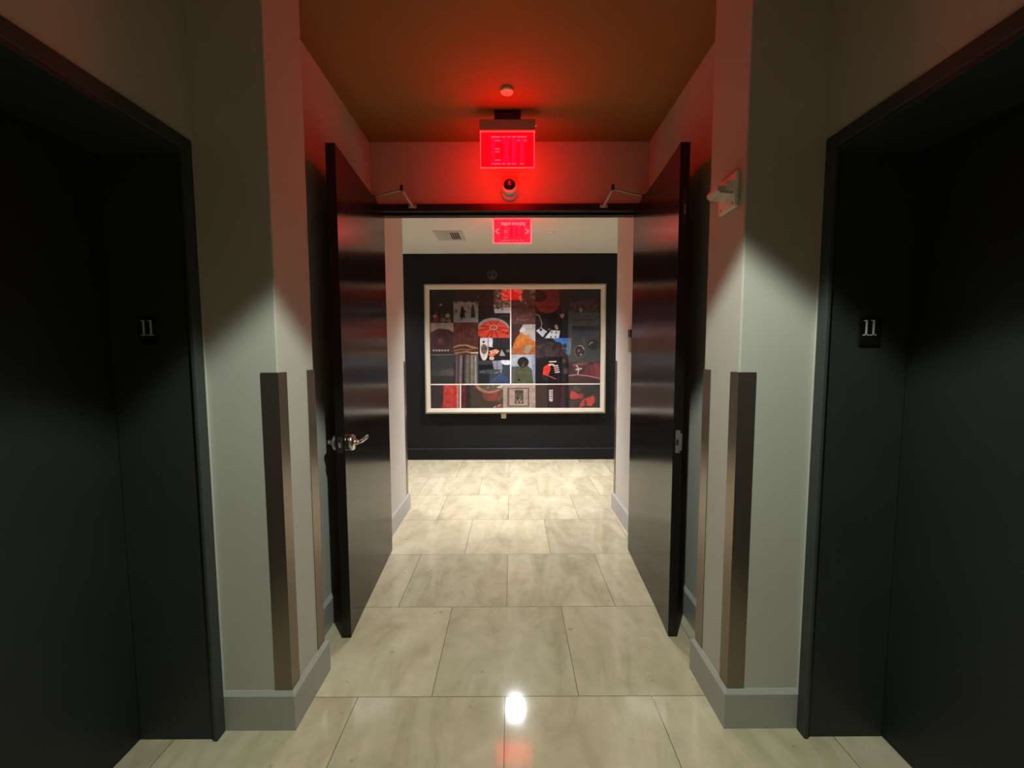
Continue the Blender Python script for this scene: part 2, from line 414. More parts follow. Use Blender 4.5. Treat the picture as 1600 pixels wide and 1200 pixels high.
def wood_door(name, s, near, far, label, y0=2.0287, y1=2.966):
    """near/far: x of the inner face at the free edge and at the hinge edge"""
    L_ = math.hypot(far - near, y1 - y0)
    r = empty(name, (near, y0, 0))
    r.rotation_euler = (0, 0, -math.atan2(far - near, y1 - y0))
    struct(r, label, 'door')
    T = .045
    # local frame: +y along the leaf towards its hinges, inner face at x = 0, leaf towards s*T
    # the leaf is very slightly bowed towards its free edge, added to steer the sign's reflection
    b = MB(); nn = 24; warp = .062 if s > 0 else .022
    prof = [(-s * warp * max(0, .35 - L_ * i / nn) ** 2 + s * warp * .35 ** 2 * .5, L_ * i / nn) for i in range(nn + 1)]
    vs = [[b.bm.verts.new((x + dx, y, z)) for dx, z in ((0, .012), (s * T, .012), (s * T, 2.43), (0, 2.43))] for x, y in prof]
    for A, B in zip(vs, vs[1:]):
        for i in range(4):
            f = b.bm.faces.new((A[i], A[(i + 1) % 4], B[(i + 1) % 4], B[i])); f.smooth = i in (1, 3)
    b.bm.faces.new(vs[0]); b.bm.faces.new(vs[-1][::-1])
    for e in b.bm.edges: e.smooth = abs(e.verts[0].co.y - e.verts[1].co.y) < 1e-6 and abs(e.verts[0].co.x - e.verts[1].co.x) < 1e-6 and e.verts[0].co.y not in (0.0, prof[-1][1])
    me = b.build('leaf', [M['wood'], M['edge']], r)
    for p in me.data.polygons:
        if abs(p.normal.y) > .7 or abs(p.normal.z) > .7: p.material_index = 1
    # hinges on the hinge edge
    for z in (.25, .95, 1.65, 2.25):
        b = MB(); b.tube([(s * T, L_ + .004, z - .055), (s * T, L_ + .004, z + .055)], .008); b.build('hinge', M['dkmetal'], r)
    # closer arm: from the leaf top to a shoe on the frame head
    Rz = Matrix.Rotation(-r.rotation_euler.z, 3, 'Z'); P0 = Vector((near, y0, 0))
    W = lambda x, y, z: Rz @ (Vector((x, y, z)) - P0)
    sgn = s
    e0 = W(near + (far - near) * .76 + s * .012, 2.74, 2.443)
    el = W(sgn * (.684 if s < 0 else .640), 2.70, 2.472)
    sh = W(sgn * (.684 if s < 0 else .647) , 2.992, 2.470)
    b = MB(); b.tube([e0, el], .0058); arm = b.build('closer_arm', M['closer'], r)
    b = MB(); b.tube([el, sh], [.0085, .0075]); b.build('closer_rod', M['closer'], arm)
    b = MB(); b.tube([el + Vector((0, 0, -.008)), el + Vector((0, 0, .026))], .010); b.build('closer_pivot', M['dkmetal'], arm)
    b = MB(); b.box(sh.x - .026, sh.x + .026, sh.y - .012, sh.y + .006, sh.z - .012, sh.z + .008, 0, .002); b.build('closer_shoe', M['closer'], arm)
    b = MB(); b.box(e0.x - .012, e0.x + .012, e0.y - .022, e0.y + .022, 2.429, 2.447, 0, .002); b.build('closer_bracket', M['dkmetal'], arm)
    return r, L_, T

d1, L1, T = wood_door('door_3', -1, -.8218, -.8763, 'dark espresso wooden door standing open on the left, with steel lever')
d2, L2, T = wood_door('door_4', 1, .7987, .8470, 'dark espresso wooden door standing open on the right, with steel latch strike')
# lever set on the left leaf
HY, HZ = .064, 1.000
def lever(sgn, x):
    b = MB(); b.lathe([(0, .0), (.040, 0), (.0415, .003), (.0415, .020), (.038, .026), (.016, .027), (.0130, .031), (.0130, .044), (0, .044)], (x, HY, HZ), (sgn, 0, 0))
    rose = b.build('lever_rose', M['steel'], d1)
    pts = [(x + sgn * .036, HY - .012, HZ + .002), (x + sgn * .050, HY - .002, HZ + .002), (x + sgn * .054, HY + .012, HZ + .002), (x + sgn * .055, HY + .062, HZ + .002), (x + sgn * .055, HY + .092, HZ + .003), (x + sgn * .056, HY + .112, HZ + .006), (x + sgn * .058, HY + .126, HZ + .012)]
    b = MB(); b.tube(pts, [.0085, .010, .0105, .0105, .0110, .0115, .0060], seg=18)
    b.build('lever', M['steel'], rose)
lever(1, 0.0); lever(-1, -T)
b = MB(); b.box(-.036, -.009, -.0015, .004, HZ - .040, HZ + .040, 0, .001); fp = b.build('latch_plate', M['dkmetal'], d1)
b = MB(); b.prism([(-.030, -.001, HZ - .012), (-.015, -.001, HZ - .012), (-.015, -.012, HZ - .012), (-.026, -.004, HZ - .012)], (0, 0, .024)); b.build('latch_bolt', M['steel'], fp)
# strike and flush bolt on the edge of the right leaf
b = MB()
b.box(.0085, .030, -.0025, .004, .955, 1.068, 0, .001); b.box(.026, .040, -.0025, .004, .968, 1.052, 0, .001)
sp = b.build('strike_plate', M['steel2'], d2)
b = MB(); b.box(.011, .022, -.0032, .003, .994, 1.024); b.build('strike_hole_shade', M['dark'], sp)  # raised black block in place of the hole's inner shade
b = MB(); b.box(.012, .033, -.002, .004, 2.05, 2.22, 0, .002); fb = b.build('flush_bolt', M['dkmetal'], d2)
b = MB(); b.box(.018, .027, -.006, -.0015, 2.10, 2.15, 0, .0015); b.build('bolt_slider', M['steel2'], fb)

# ---------------------------------------------------------------- exit signs
def letter_polys(ch):
    """unit box outlines (x 0..1, z 0..1), as lists of convex polygons"""
    h = .14
    if ch == 'E': return [[(0, 0), (.42, 0), (.42, 1), (0, 1)], [(.42, 0), (1, 0), (1, h), (.42, h)], [(.42, .5 - h / 2), (.92, .5 - h / 2), (.92, .5 + h / 2), (.42, .5 + h / 2)], [(.42, 1 - h), (1, 1 - h), (1, 1), (.42, 1)]]
    if ch == 'X': return [[(0, 0), (.40, 0), (.69, .5), (.31, .5)], [(.60, 0), (1, 0), (.69, .5), (.31, .5)], [(.31, .5), (.69, .5), (.40, 1), (0, 1)], [(.31, .5), (.69, .5), (1, 1), (.60, 1)]]
    if ch == 'I': return [[(0, 0), (1, 0), (1, 1), (0, 1)]]
    if ch == 'T': return [[(0, 1 - h), (1, 1 - h), (1, 1), (0, 1)], [(.28, 0), (.72, 0), (.72, 1 - h), (.28, 1 - h)]]
def letter_edges(ch):
    """glowing horizontal engraved edges: x0, x1, z"""
    h = .14
    return {'E': [(0, 1, 1), (.42, 1, 1 - h), (.42, .92, .5 + h / 2), (.42, .92, .5 - h / 2), (.42, 1, h), (0, 1, 0)],
            'X': [(0, .42, 1), (.58, 1, 1), (0, .40, 0), (.58, 1, 0)], 'I': [(0, 1, 1), (0, 1, 0)],
            'T': [(0, 1, 1), (0, .28, 1 - h), (.72, 1, 1 - h), (.28, .72, 0)]}[ch]
def put_letter(parent, ch, x0, x1, z0, z1, yf, mats, edge_h, top_h=None):
    b = MB(); d = .0012
    for pl in letter_polys(ch):
        b.prism([(x0 + (x1 - x0) * px, yf, z0 + (z1 - z0) * pz) for px, pz in pl], (0, -d, 0), 0)
    for ex0, ex1, ez in letter_edges(ch):
        z = z0 + (z1 - z0) * ez
        hh = top_h if (top_h and ez == 1) else edge_h
        za, zb = (z - hh, z) if ez > .5 else (z, z + hh)
        b.box(x0 + (x1 - x0) * ex0, x0 + (x1 - x0) * ex1, yf - d, yf - d - .0008, za, zb, 1)
    b.build('letter', mats, parent)
def rim(b, w, z0, z1, yf, t, mi=0):
    for a in ((-w / 2, -w / 2 + t, z0, z1), (w / 2 - t, w / 2, z0, z1), (-w / 2, w / 2, z0, z0 + t), (-w / 2, w / 2, z1 - t, z1)):
        b.box(a[0], a[1], yf - .0008, yf + .009, a[2], a[3], mi)

# lobby sign: canopy on the ceiling, housing, hanging edge-lit panel
ys = 2.635; cx = -.0202
r = empty('exit_sign', (cx, ys, ZC)); tag(r, 'large red lit EXIT sign hanging from the ochre ceiling before the doorway', 'exit sign')
zH1, zH0, zP0 = 2.862 - ZC, 2.797 - ZC, 2.584 - ZC
W_ = .3316
b = MB(); b.box(-.078, .082, .0, .055, zH1 - .002, 0, 0, .003); b.build('canopy', M['black'], r)
b = MB(); b.box(-W_ / 2 - .003, W_ / 2 + .006, .006, .047, zH0, zH1, 0, .003); hs = b.build('housing', M['housing'], r)
b = MB(); b.lathe([(0, 0), (.004, 0), (.003, .003), (0, .004)], (W_ / 2 + .006, .012, (zH0 + zH1) / 2 - .006), (1, 0, 0), seg=12)
b.build('indicator_lamp', mat('pink_indicator', (.8, .3, .3), .4, emit=((1, .35, .35), 1.2), var=.02), hs)
b = MB(); b.box(-W_ / 2, W_ / 2, .022, .031, zP0, zH0 + .004, 0, .001); pn = b.build('panel', M['panel'], r)
b = MB(); rim(b, W_, zP0, zH0, .022, .0035); b.build('panel_edge', M['glowedge'], pn)
PX = lambda u: -W_ / 2 + W_ * (u - 751.0) / 84.0
PZ = lambda v: zH0 + (zP0 - zH0) * (v - 206.0) / 55.3
for ch, u0, u1 in (('E', 768, 782.3), ('X', 784, 798.4), ('I', 800, 806.5), ('T', 808, 823)):
    put_letter(pn, ch, PX(u0), PX(u1), PZ(256.2), PZ(213.4), .022, [M['letter'], M['glowedge']], .0050)

# corridor sign with chevrons
ys2 = 3.90; W2 = .344; c2 = .012
zt, zb_ = 2.668, 2.449
r = empty('exit_sign', (c2, ys2, ZC2)); tag(r, 'smaller red EXIT sign with two chevrons hanging in the corridor beyond the doorway', 'exit sign')
b = MB(); b.box(-.11, .11, -.03, .04, zt + .02 - ZC2, 0, 0, .003); b.build('canopy', M['white2'], r)
b = MB(); b.box(-W2 / 2 - .004, W2 / 2 + .004, -.022, .032, zt - ZC2, zt + .03 - ZC2, 0, .003); b.build('housing', M['housing'], r)
b = MB(); b.box(-W2 / 2, W2 / 2, 0, .010, zb_ - ZC2, zt - ZC2 + .002, 0, .002); pn = b.build('panel', M['panel2'], r)
b = MB(); rim(b, W2, zb_ - ZC2, zt - ZC2, 0, .0075); b.build('panel_edge', M['glowedge2'], pn)
PX = lambda u: -W2 / 2 + W2 * (u - 220.0) / 1170.0
PZ = lambda v: zt - ZC2 + (zb_ - zt) * (v - 200.0) / 800.0
for ch, u0, u1 in (('E', 460, 660), ('X', 680, 880), ('I', 905, 985), ('T', 1015, 1200)):
    put_letter(pn, ch, PX(u0), PX(u1), PZ(920), PZ(330), 0, [M['letter2'], M['glowedge2']], .007, top_h=.022)
for s_, tip, end in ((-1, 285, 395), (1, 1325, 1205)):
    b = MB(); t = .0065
    a0, a1, a2 = Vector((PX(end), 0, PZ(525))), Vector((PX(tip), 0, PZ(610))), Vector((PX(end), 0, PZ(695)))
    for p_, q_ in ((a0, a1), (a1, a2)):
        d = (q_ - p_).normalized(); n = Vector((-d.z, 0, d.x)) * t
        b.prism([p_ + n, p_ - n, q_ - n, q_ + n], (0, -.002, 0))
    b.build('chevron', M['glowedge2'], pn)

# ---------------------------------------------------------------- ceiling and wall fittings
def disc(x, y, z, rad, label, drop=.012):
    b = MB(); b.lathe([(rad * .98, 0), (rad, .003), (rad, drop - .003), (rad * .93, drop), (0, drop)], (x, y, z), (0, 0, -1), seg=40)
    r = empty('sprinkler_cover', (x, y, z))
    o = b.build('cover_plate', M['white'], r); o.data.transform(Matrix.Translation((-x, -y, -z)))
    b = MB(); b.box(-.0015, .0015, -rad * .1, rad * .5, -drop - .0012, -drop + .001); b.build('slot', M['dkmetal'], r)
    return tag(r, label, 'sprinkler cover', 'round sprinkler cover plates on the ceilings')
disc(-.020, 2.443, ZC, .036, 'round sprinkler cover plate on the ochre ceiling lit red by the exit sign', .016)
disc(.439, 4.64, ZC2, .043, 'small round white sprinkler cover on the pale corridor ceiling', .012)

# security cameras
r = empty('security_camera', (-.009, YH, 2.56)); tag(r, 'white turret security camera with black eye on the wall above the doorway', 'security camera')
b = MB(); b.lathe([(.060, 0), (.060, .012), (.057, .022), (.050, .028), (0, .028)], (0, 0, .010), (0, -1, 0), seg=40); b.build('base', M['white'], r)
tilt = Vector((0, -1, .26)).normalized()
b = MB(); b.lathe([(.045, .004), (.054, .014), (.0555, .028), (.054, .040), (.049, .052), (.0435, .058), (.041, .058)], Vector((0, -.018, .022)), tilt, seg=40); b.build('collar', M['white'], r)
b = MB(); b.lathe([(.0425, .052), (.041, .061), (.034, .072), (.022, .080), (.010, .0835), (0, .084)], Vector((0, -.018, .022)), tilt, seg=40); eye = b.build('eye', M['blackgloss'], r)
b = MB(); b.lathe([(.009, .0835), (.009, .087), (.006, .089), (0, .089)], Vector((0, -.018, .022)), tilt, seg=24); b.build('lens', M['steel2'], eye)
r = empty('security_camera', (-.250, YW, 2.478)); tag(r, 'small black dome security camera on the dark wall above the picture', 'security camera')
b = MB(); b.lathe([(.060, 0), (.062, .006), (.060, .018), (.052, .024), (.047, .024)], (0, 0, 0), (0, -1, 0), seg=40); b.build('ring', mat('camera_ring', (.075, .07, .065), .4, var=.05), r)
b = MB(); b.lathe([(.050, .018), (.045, .034), (.034, .048), (.018, .056), (0, .058)], (0, 0, 0), (0, -1, 0), seg=40); b.build('dome', M['blackgloss'], r)

# ventilation grille on the corridor ceiling
vx0, vx1, vy0, vy1 = -.835, -.520, 4.56, 4.93
r = empty('ceiling_vent', ((vx0 + vx1) / 2, (vy0 + vy1) / 2, ZC2)); tag(r, 'white rectangular air grille on the corridor ceiling', 'air vent')
w, h = (vx1 - vx0) / 2, (vy1 - vy0) / 2
b = MB()
for a in ((-w, w, -h, -h + .045), (-w, w, h - .045, h), (-w, -w + .045, -h + .0451, h - .0451), (w - .045, w, -h + .0451, h - .0451)):
    b.box(a[0], a[1], a[2], a[3], -.010, 0, 0, .002)
b.build('grille_frame', M['white2'], r)
b = MB(); b.box(-w + .04, w - .04, -h + .04, h - .04, -.0015, -.0005); b.build('slot_shade', mat('vent_shadow', (.12, .105, .09), .8, var=.1), r)  # dark sheet stands for the shade between the louvres
b = MB()
n = 9
for i in range(n):
    x = -w + .05 + (2 * w - .10) * i / (n - 1)
    ang = .5 if i < 5 else -.15
    dx = math.sin(ang) * .011
    b.prism([(x - dx - .002, -h + .042, -.012), (x - dx + .002, -h + .042, -.012), (x + dx + .002, -h + .042, -.0015), (x + dx - .002, -h + .042, -.0015)], (0, 2 * h - .084, 0))
    if i < 5: b.box(x - .012, x + .012, -h + .042, h - .042, -.0125, -.011)
b.build('louvre', M['white2'], r)

# recessed downlight in the corridor ceiling (hidden from the front by the sign, seen mirrored in the floor)
LX, LY = .035, 4.60
r = empty('ceiling_light', (LX, LY, ZC2)); tag(r, 'recessed round downlight in the corridor ceiling just behind the smaller exit sign', 'ceiling light')
b = MB(); b.lathe([(.078, .002), (.098, .0), (.100, .004), (.094, .008), (.078, .008)], (0, 0, 0), (0, 0, -1), seg=40); b.build('trim_ring', M['white2'], r)
b = MB(); b.lathe([(.079, .001), (.079, .004), (0, .004)], (0, 0, 0), (0, 0, -1), seg=40); b.build('lens', mat('lit_lens', (.8, .8, .75), .5, emit=((1, .95, .85), 3), var=.01), r)

# fire alarm strobe on the right pier's side face
xs = WALLF_R
r = empty('fire_alarm_strobe', (xs, 1.634, 1.985)); tag(r, 'white fire alarm strobe plate with projecting lens on the right pier', 'fire alarm')
b = MB(); b.box(-.014, 0, -.062, .062, .0, .125, 0, .003); b.build('back_plate', M['white'], r)
b = MB(); b.box(-.040, -.012, -.050, .036, .060, .098, 0, .004); hs = b.build('housing', M['white'], r)
b = MB(); b.prism([(-.012, -.048, .048), (-.062, -.048, .052), (-.072, -.048, .062), (-.072, -.048, .074), (-.060, -.048, .078), (-.012, -.048, .066)], (0, .085, 0)); b.build('strobe_lens', mat('clear_strobe_plastic', (.60, .55, .47), .15, var=.03, coat=.5), hs)
for yy, zz in ((-.045, .016), (.040, .016)):
    b = MB(); b.lathe([(.004, 0), (.004, .002), (0, .0025)], (-.014, yy, zz), (-1, 0, 0), seg=12); b.build('screw', M['steel2'], r)

# small plate on the right passage wall, mostly hidden by the open door
r = empty('wall_switch', (PAS_R, 3.325, 1.452)); tag(r, 'grey wall switch on the right passage wall, peeking past the open door', 'wall switch')
b = MB(); b.box(-.012, 0, -.04, .040, 0, .118, 0, .002); b.build('switch_plate', mat('grey_switch_plastic', (.30, .26, .23), .5, var=.03), r)
b = MB(); b.box(-.018, 0, -.04, .030, .120, .178, 0, .002); b.build('card_reader', M['frame'], r)

# ---------------------------------------------------------------- framed photo collage on the far wall
ART = {}
def art(r_, g_, b_, k=.74, rough=.55):
    key = (r_, g_, b_)
    if key not in ART:
        ART[key] = mat('print_%d_%d_%d' % key, rgb(r_, g_, b_, k), rough, var=.22, vscale=22, spec=.2)
    return ART[key]
FX0, FX1, FZ0, FZ1 = -1.149, 1.2545, .6395, 2.3565
fw_, fh_ = FX1 - FX0, FZ1 - FZ0
root = empty('framed_photo_collage', ((FX0 + FX1) / 2, YW - .054, FZ0)); root.rotation_euler = (-.028, 0, 0)   # its lower edge stands a little off the wall
tag(root, 'large white-framed collage of many dark red and grey photographs on the dark far wall', 'picture')
FT = .072
IW0, IW1, IZ0, IZ1 = -fw_ / 2 + FT, fw_ / 2 - FT, FT, fh_ - FT
# frame moulding: swept profile (offset inwards, depth towards the viewer)
b = MB()
prof = [(0, 0), (0, .018), (.006, .024), (.016, .026), (.020, .034), (.024, .036), (.064, .033), (FT, .026), (FT, .004)]
loops = []
for o_, d_ in prof:
    loops.append([b.bm.verts.new((x, -d_, z)) for x, z in ((-fw_ / 2 + o_, o_), (fw_ / 2 - o_, o_), (fw_ / 2 - o_, fh_ - o_), (-fw_ / 2 + o_, fh_ - o_))])
for k, (A, B) in enumerate(zip(loops, loops[1:])):
    for i in range(4):
        j = (i + 1) % 4
        f = b.bm.faces.new((A[i], A[j], B[j], B[i])); f.material_index = 1 if k < 4 else 0
b.build('picture_frame', [mat('ivory_frame_paint', (.62, .56, .47), .4, var=.03, vscale=8), mat('antique_frame_edge', (.34, .30, .23), .4, var=.05, vscale=8)], root)
b = MB(); b.box(IW0, IW1, -.012, -.002, IZ0, IZ1); b.build('backing_board', mat('ivory_mat_board', (.62, .54, .48), .7, var=.03), root)
YB = -.0125
def PT(px, py):
    """pixel of the enlarged view -> local x, z of the print"""
    v = (py - 112) / 948.0
    l = 107 + v * 15; rr_ = 1478 - v * 10
    u = (px - l) / (rr_ - l)
    return IW0 + u * (IW1 - IW0), IZ1 - v * (IZ1 - IZ0)
class Photo:
    def __init__(s, x0, y0, x1, y1, base):
        s.r = (x0, y0, x1, y1); s.b = MB(); s.m = []; s.k = 0
        s.add([(x0, y0), (x1, y0), (x1, y1), (x0, y1)], base)
    def mi(s, c):
        m = art(*c)
        if m not in s.m: s.m.append(m)
        return s.m.index(m)
    def clip(s, pts):
        x0, y0, x1, y1 = s.r
        def cut(P, f, it):
            out = []
            for i in range(len(P)):
                a, c = P[i], P[(i + 1) % len(P)]
                ia, ic = f(a), f(c)
                if ia: out.append(a)
                if ia != ic: out.append(it(a, c))
            return out
        lx = lambda X: (lambda a, c: (X, a[1] + (c[1] - a[1]) * (X - a[0]) / (c[0] - a[0])))
        ly = lambda Y: (lambda a, c: (a[0] + (c[0] - a[0]) * (Y - a[1]) / (c[1] - a[1]), Y))
        P = cut(pts, lambda p: p[0] >= x0, lx(x0))
        P = P and cut(P, lambda p: p[0] <= x1, lx(x1))
        P = P and cut(P, lambda p: p[1] >= y0, ly(y0))
        P = P and cut(P, lambda p: p[1] <= y1, ly(y1))
        return P
    def add(s, pts, c):
        P = s.clip([(float(a), float(b_)) for a, b_ in pts])
        if not P or len(P) < 3: return s
        y = YB - .00006 * s.k; s.k += 1
        vs = [s.b.bm.verts.new((PT(*p)[0], y, PT(*p)[1])) for p in P]
        try:
            f = s.b.bm.faces.new(vs); f.material_index = s.mi(c)
        except ValueError: pass
        return s
    def ell(s, cx, cy, rx, ry, c, a0=0, a1=360, n=28):
        return s.add([(cx + rx * math.cos(math.radians(a0 + (a1 - a0) * i / n)), cy + ry * math.sin(math.radians(a0 + (a1 - a0) * i / n))) for i in range(n)], c)
    def line(s, pts, w, c):
        for (ax, ay), (bx, by) in zip(pts, pts[1:]):
            d = math.hypot(bx - ax, by - ay) or 1; nx, ny = -(by - ay) / d * w / 2, (bx - ax) / d * w / 2
            s.add([(ax + nx, ay + ny), (bx + nx, by + ny), (bx - nx, by - ny), (ax - nx, ay - ny)], c)
        return s
    def blobs(s, x0, y0, x1, y1, n, r0, r1, cols):
        for _ in range(n):
            s.ell(random.uniform(x0, x1), random.uniform(y0, y1), random.uniform(r0, r1), random.uniform(r0, r1), random.choice(cols), n=9)
        return s
    def done(s):
        bm = s.b.bm
        for f in bm.faces: f.normal_update()
        for f in bm.faces:
            if f.normal.y > 0: f.normal_flip()
        return s.b.build('photo', s.m, root, normals=False)

P = Photo(107, 112, 300, 375, (24, 18, 17)); P.blobs(115, 115, 295, 260, 12, 14, 34, [(30, 24, 22), (20, 14, 13), (34, 26, 24)])
P.add([(132, 372), (165, 262), (188, 372)], (108, 36, 32)).add([(195, 372), (205, 240), (235, 372)], (58, 46, 42)).add([(240, 300), (262, 258), (290, 372), (262, 372)], (54, 42, 38)).add([(110, 372), (124, 290), (134, 372)], (46, 44, 36))
P.ell(197, 232, 10, 10, (168, 150, 138)).ell(150, 322, 13, 12, (160, 138, 120)).ell(253, 318, 18, 17, (150, 132, 126)).ell(218, 352, 22, 16, (120, 106, 100)).ell(265, 358, 22, 14, (110, 92, 88)); P.done()
P = Photo(300, 112, 498, 206, (34, 26, 26)); P.blobs(305, 120, 495, 190, 10, 12, 30, [(40, 32, 31), (28, 20, 20), (44, 34, 34)])
P.add([(490, 160), (503, 155), (503, 175), (490, 180)], (120, 106, 104)); P.done()
P = Photo(300, 206, 498, 372, (142, 140, 138)); P.add([(300, 300), (498, 285), (498, 372), (300, 372)], (134, 136, 140)).blobs(310, 203, 490, 210, 10, 8, 14, [(60, 54, 52), (80, 74, 70)])
P.add([(366, 250), (376, 250), (384, 270), (404, 292), (386, 292), (392, 330), (350, 330), (358, 280)], (22, 20, 20)).ell(370, 255, 8, 10, (16, 14, 14)).add([(362, 330), (374, 330), (372, 356), (362, 350)], (24, 22, 22)).line([(345, 332), (400, 332)], 5, (60, 58, 58))
P.add([(446, 250), (455, 220), (462, 250), (470, 285), (462, 330), (440, 330), (438, 280)], (56, 56, 52)).add([(440, 300), (470, 300), (474, 330), (438, 332)], (34, 34, 32)).line([(430, 333), (480, 332)], 5, (78, 76, 76))
P.ell(320, 280, 11, 15, (84, 80, 78)).line([(400, 285), (440, 300)], 3, (70, 66, 66)).add([(470, 215), (496, 205), (496, 235), (478, 228)], (92, 84, 80)); P.done()
P = Photo(498, 112, 752, 300, (38, 25, 28)); P.add([(498, 240), (622, 225), (622, 272), (498, 280)], (52, 46, 52)).line([(498, 180), (560, 205)], 3, (80, 60, 60))
P.add([(622, 112), (752, 112), (752, 270), (622, 262)], (118, 100, 92)).blobs(628, 118, 748, 255, 60, 6, 13, [(176, 156, 144), (150, 130, 120), (92, 74, 66), (196, 172, 164), (128, 108, 98)])
P.add([(622, 266), (752, 252), (752, 300), (630, 300)], (202, 204, 208)).ell(655, 262, 10, 6, (40, 34, 36)).ell(690, 268, 8, 5, (60, 52, 56)); P.done()
P = Photo(498, 300, 752, 496, (26, 18, 18)); P.line([(660, 338), (700, 318), (740, 326)], 10, (70, 52, 50)); P.ell(615, 432, 134, 96, (150, 136, 134), 180, 360); P.add([(498, 432), (752, 432), (752, 496), (498, 496)], (62, 26, 20))
P.ell(620, 462, 128, 106, (206, 62, 38), 180, 360); P.add([(493, 458), (750, 458), (752, 496), (540, 496), (500, 480)], (204, 60, 36))
for ex, ey in ((500, 440), (560, 496), (600, 500), (660, 500), (745, 470), (735, 420), (660, 364), (585, 362), (520, 400)):
    P.line([(620, 412), (ex, ey)], 5.5, (44, 14, 12))
P.ell(620, 412, 33, 21, (196, 150, 138)).ell(620, 412, 26, 15, (184, 70, 52)); P.done()
P = Photo(107, 375, 300, 628, (70, 30, 36)); P.add([(107, 375), (300, 375), (300, 440), (260, 420), (180, 412), (118, 446), (107, 470)], (158, 144, 144)).line([(118, 446), (180, 416), (260, 424), (298, 446)], 7, (176, 130, 132))
P.add([(124, 450), (272, 450), (278, 580), (122, 580)], (78, 30, 38)).ell(200, 520, 72, 66, (48, 22, 26)).ell(200, 520, 52, 46, (60, 26, 32)).ell(198, 520, 26, 25, (104, 44, 56)).ell(194, 514, 12, 11, (118, 56, 66))
for i in range(6): P.add([(134 + i * 23, 590), (152 + i * 23, 588), (146 + i * 23, 603), (136 + i * 23, 600)], (190, 176, 170))
P.add([(107, 604), (300, 604), (300, 628), (107, 628)], (44, 26, 30)); P.done()
P = Photo(300, 372, 498, 632, (86, 44, 36)); P.blobs(305, 380, 490, 540, 26, 10, 28, [(92, 48, 36), (78, 40, 34), (100, 48, 40), (84, 50, 38)])
P.line([(300, 572), (340, 556), (400, 552), (440, 566), (498, 580)], 12, (158, 128, 92)).line([(300, 600), (360, 585), (420, 590), (498, 574)], 9, (134, 98, 68)).line([(310, 620), (400, 604), (498, 622)], 14, (142, 108, 80)).line([(440, 616), (498, 612)], 10, (206, 184, 160)).line([(400, 500), (498, 512)], 4, (130, 82, 66)).ell(452, 460, 24, 18, (108, 54, 44)).ell(452, 458, 15, 11, (88, 44, 36)); P.done()
P = Photo(498, 496, 752, 674, (20, 17, 18)); P.add([(512, 496), (578, 496), (578, 600), (512, 600)], (206, 206, 212)).ell(545, 590, 34, 86, (206, 196, 188)).ell(545, 585, 26, 40, (110, 96, 74)).blobs(528, 560, 562, 610, 14, 4, 9, [(90, 78, 60), (130, 112, 90), (70, 60, 46)]).ell(541, 528, 9, 9, (22, 20, 24)).line([(573, 498), (573, 590)], 4, (110, 108, 112))
P.add([(582, 496), (612, 496), (612, 570), (582, 566)], (204, 204, 214)).ell(610, 524, 12, 10, (204, 204, 214)).add([(614, 500), (752, 500), (752, 575), (614, 575)], (30, 31, 34)).ell(680, 535, 40, 34, (20, 21, 24)).line([(664, 505), (664, 570)], 4, (58, 60, 64)).line([(700, 505), (700, 570)], 3, (54, 56, 60))
P.add([(584, 600), (640, 585), (668, 600), (650, 622), (600, 625)], (214, 150, 118)).add([(582, 620), (640, 630), (610, 645), (586, 640)], (206, 112, 82)).ell(606, 658, 20, 15, (224, 176, 150)).add([(668, 640), (684, 585), (716, 640)], (150, 142, 130)).ell(738, 600, 18, 12, (88, 100, 100)); P.done()
P = Photo(107, 630, 306, 862, (40, 44, 48)); P.add([(107, 758), (306, 742), (306, 800), (107, 800)], (58, 52, 50)).add([(107, 800), (306, 800), (306, 862), (107, 862)], (32, 34, 32)).add([(200, 750), (306, 742), (306, 796), (190, 796)], (74, 64, 60)).ell(285, 775, 13, 16, (100, 78, 70)).ell(150, 690, 26, 46, (34, 40, 42)); P.done()
P = Photo(306, 632, 498, 862, (62, 46, 48))
xs_ = [306, 322, 338, 352, 372, 390, 402, 424, 440, 456, 470, 484, 498]
cs_ = [(58, 40, 44), (92, 76, 78), (70, 52, 56), (120, 112, 112), (50, 32, 36), (82, 66, 66), (104, 98, 84), (90, 84, 70), (128, 122, 106), (104, 98, 84), (146, 144, 142), (86, 82, 80)]
for i, c in enumerate(cs_):
    P.add([(xs_[i], 632), (xs_[i + 1], 632), (xs_[i + 1] - 8 + i, 862), (xs_[i] - 8 + i, 862)], c)
P.done()
P = Photo(498, 674, 752, 862, (30, 32, 36)); P.add([(600, 760), (752, 700), (752, 862), (580, 862)], (52, 60, 74)).add([(590, 862), (690, 770), (752, 862)], (50, 68, 100)).add([(610, 680), (690, 676), (690, 750), (625, 745)], (142, 146, 158))
for i in range(4): P.line([(618, 690 + 15 * i), (688, 688 + 15 * i)], 3, (100, 104, 116))
P.line([(650, 676), (650, 748)], 5, (70, 74, 84)).add([(498, 708), (606, 708), (614, 742), (498, 748)], (14, 13, 15)).add([(500, 680), (612, 676), (608, 708), (500, 708)], (56, 56, 60)).ell(724, 692, 38, 20, (214, 216, 224)).ell(700, 684, 24, 12, (204, 206, 216)).add([(500, 760), (620, 745), (690, 752), (680, 785), (510, 782)], (66, 68, 72)).blobs(510, 755, 690, 785, 22, 3, 9, [(120, 124, 132), (40, 42, 46), (160, 164, 170), (70, 72, 76)]).line([(600, 850), (688, 775)], 3, (110, 122, 140)); P.done()
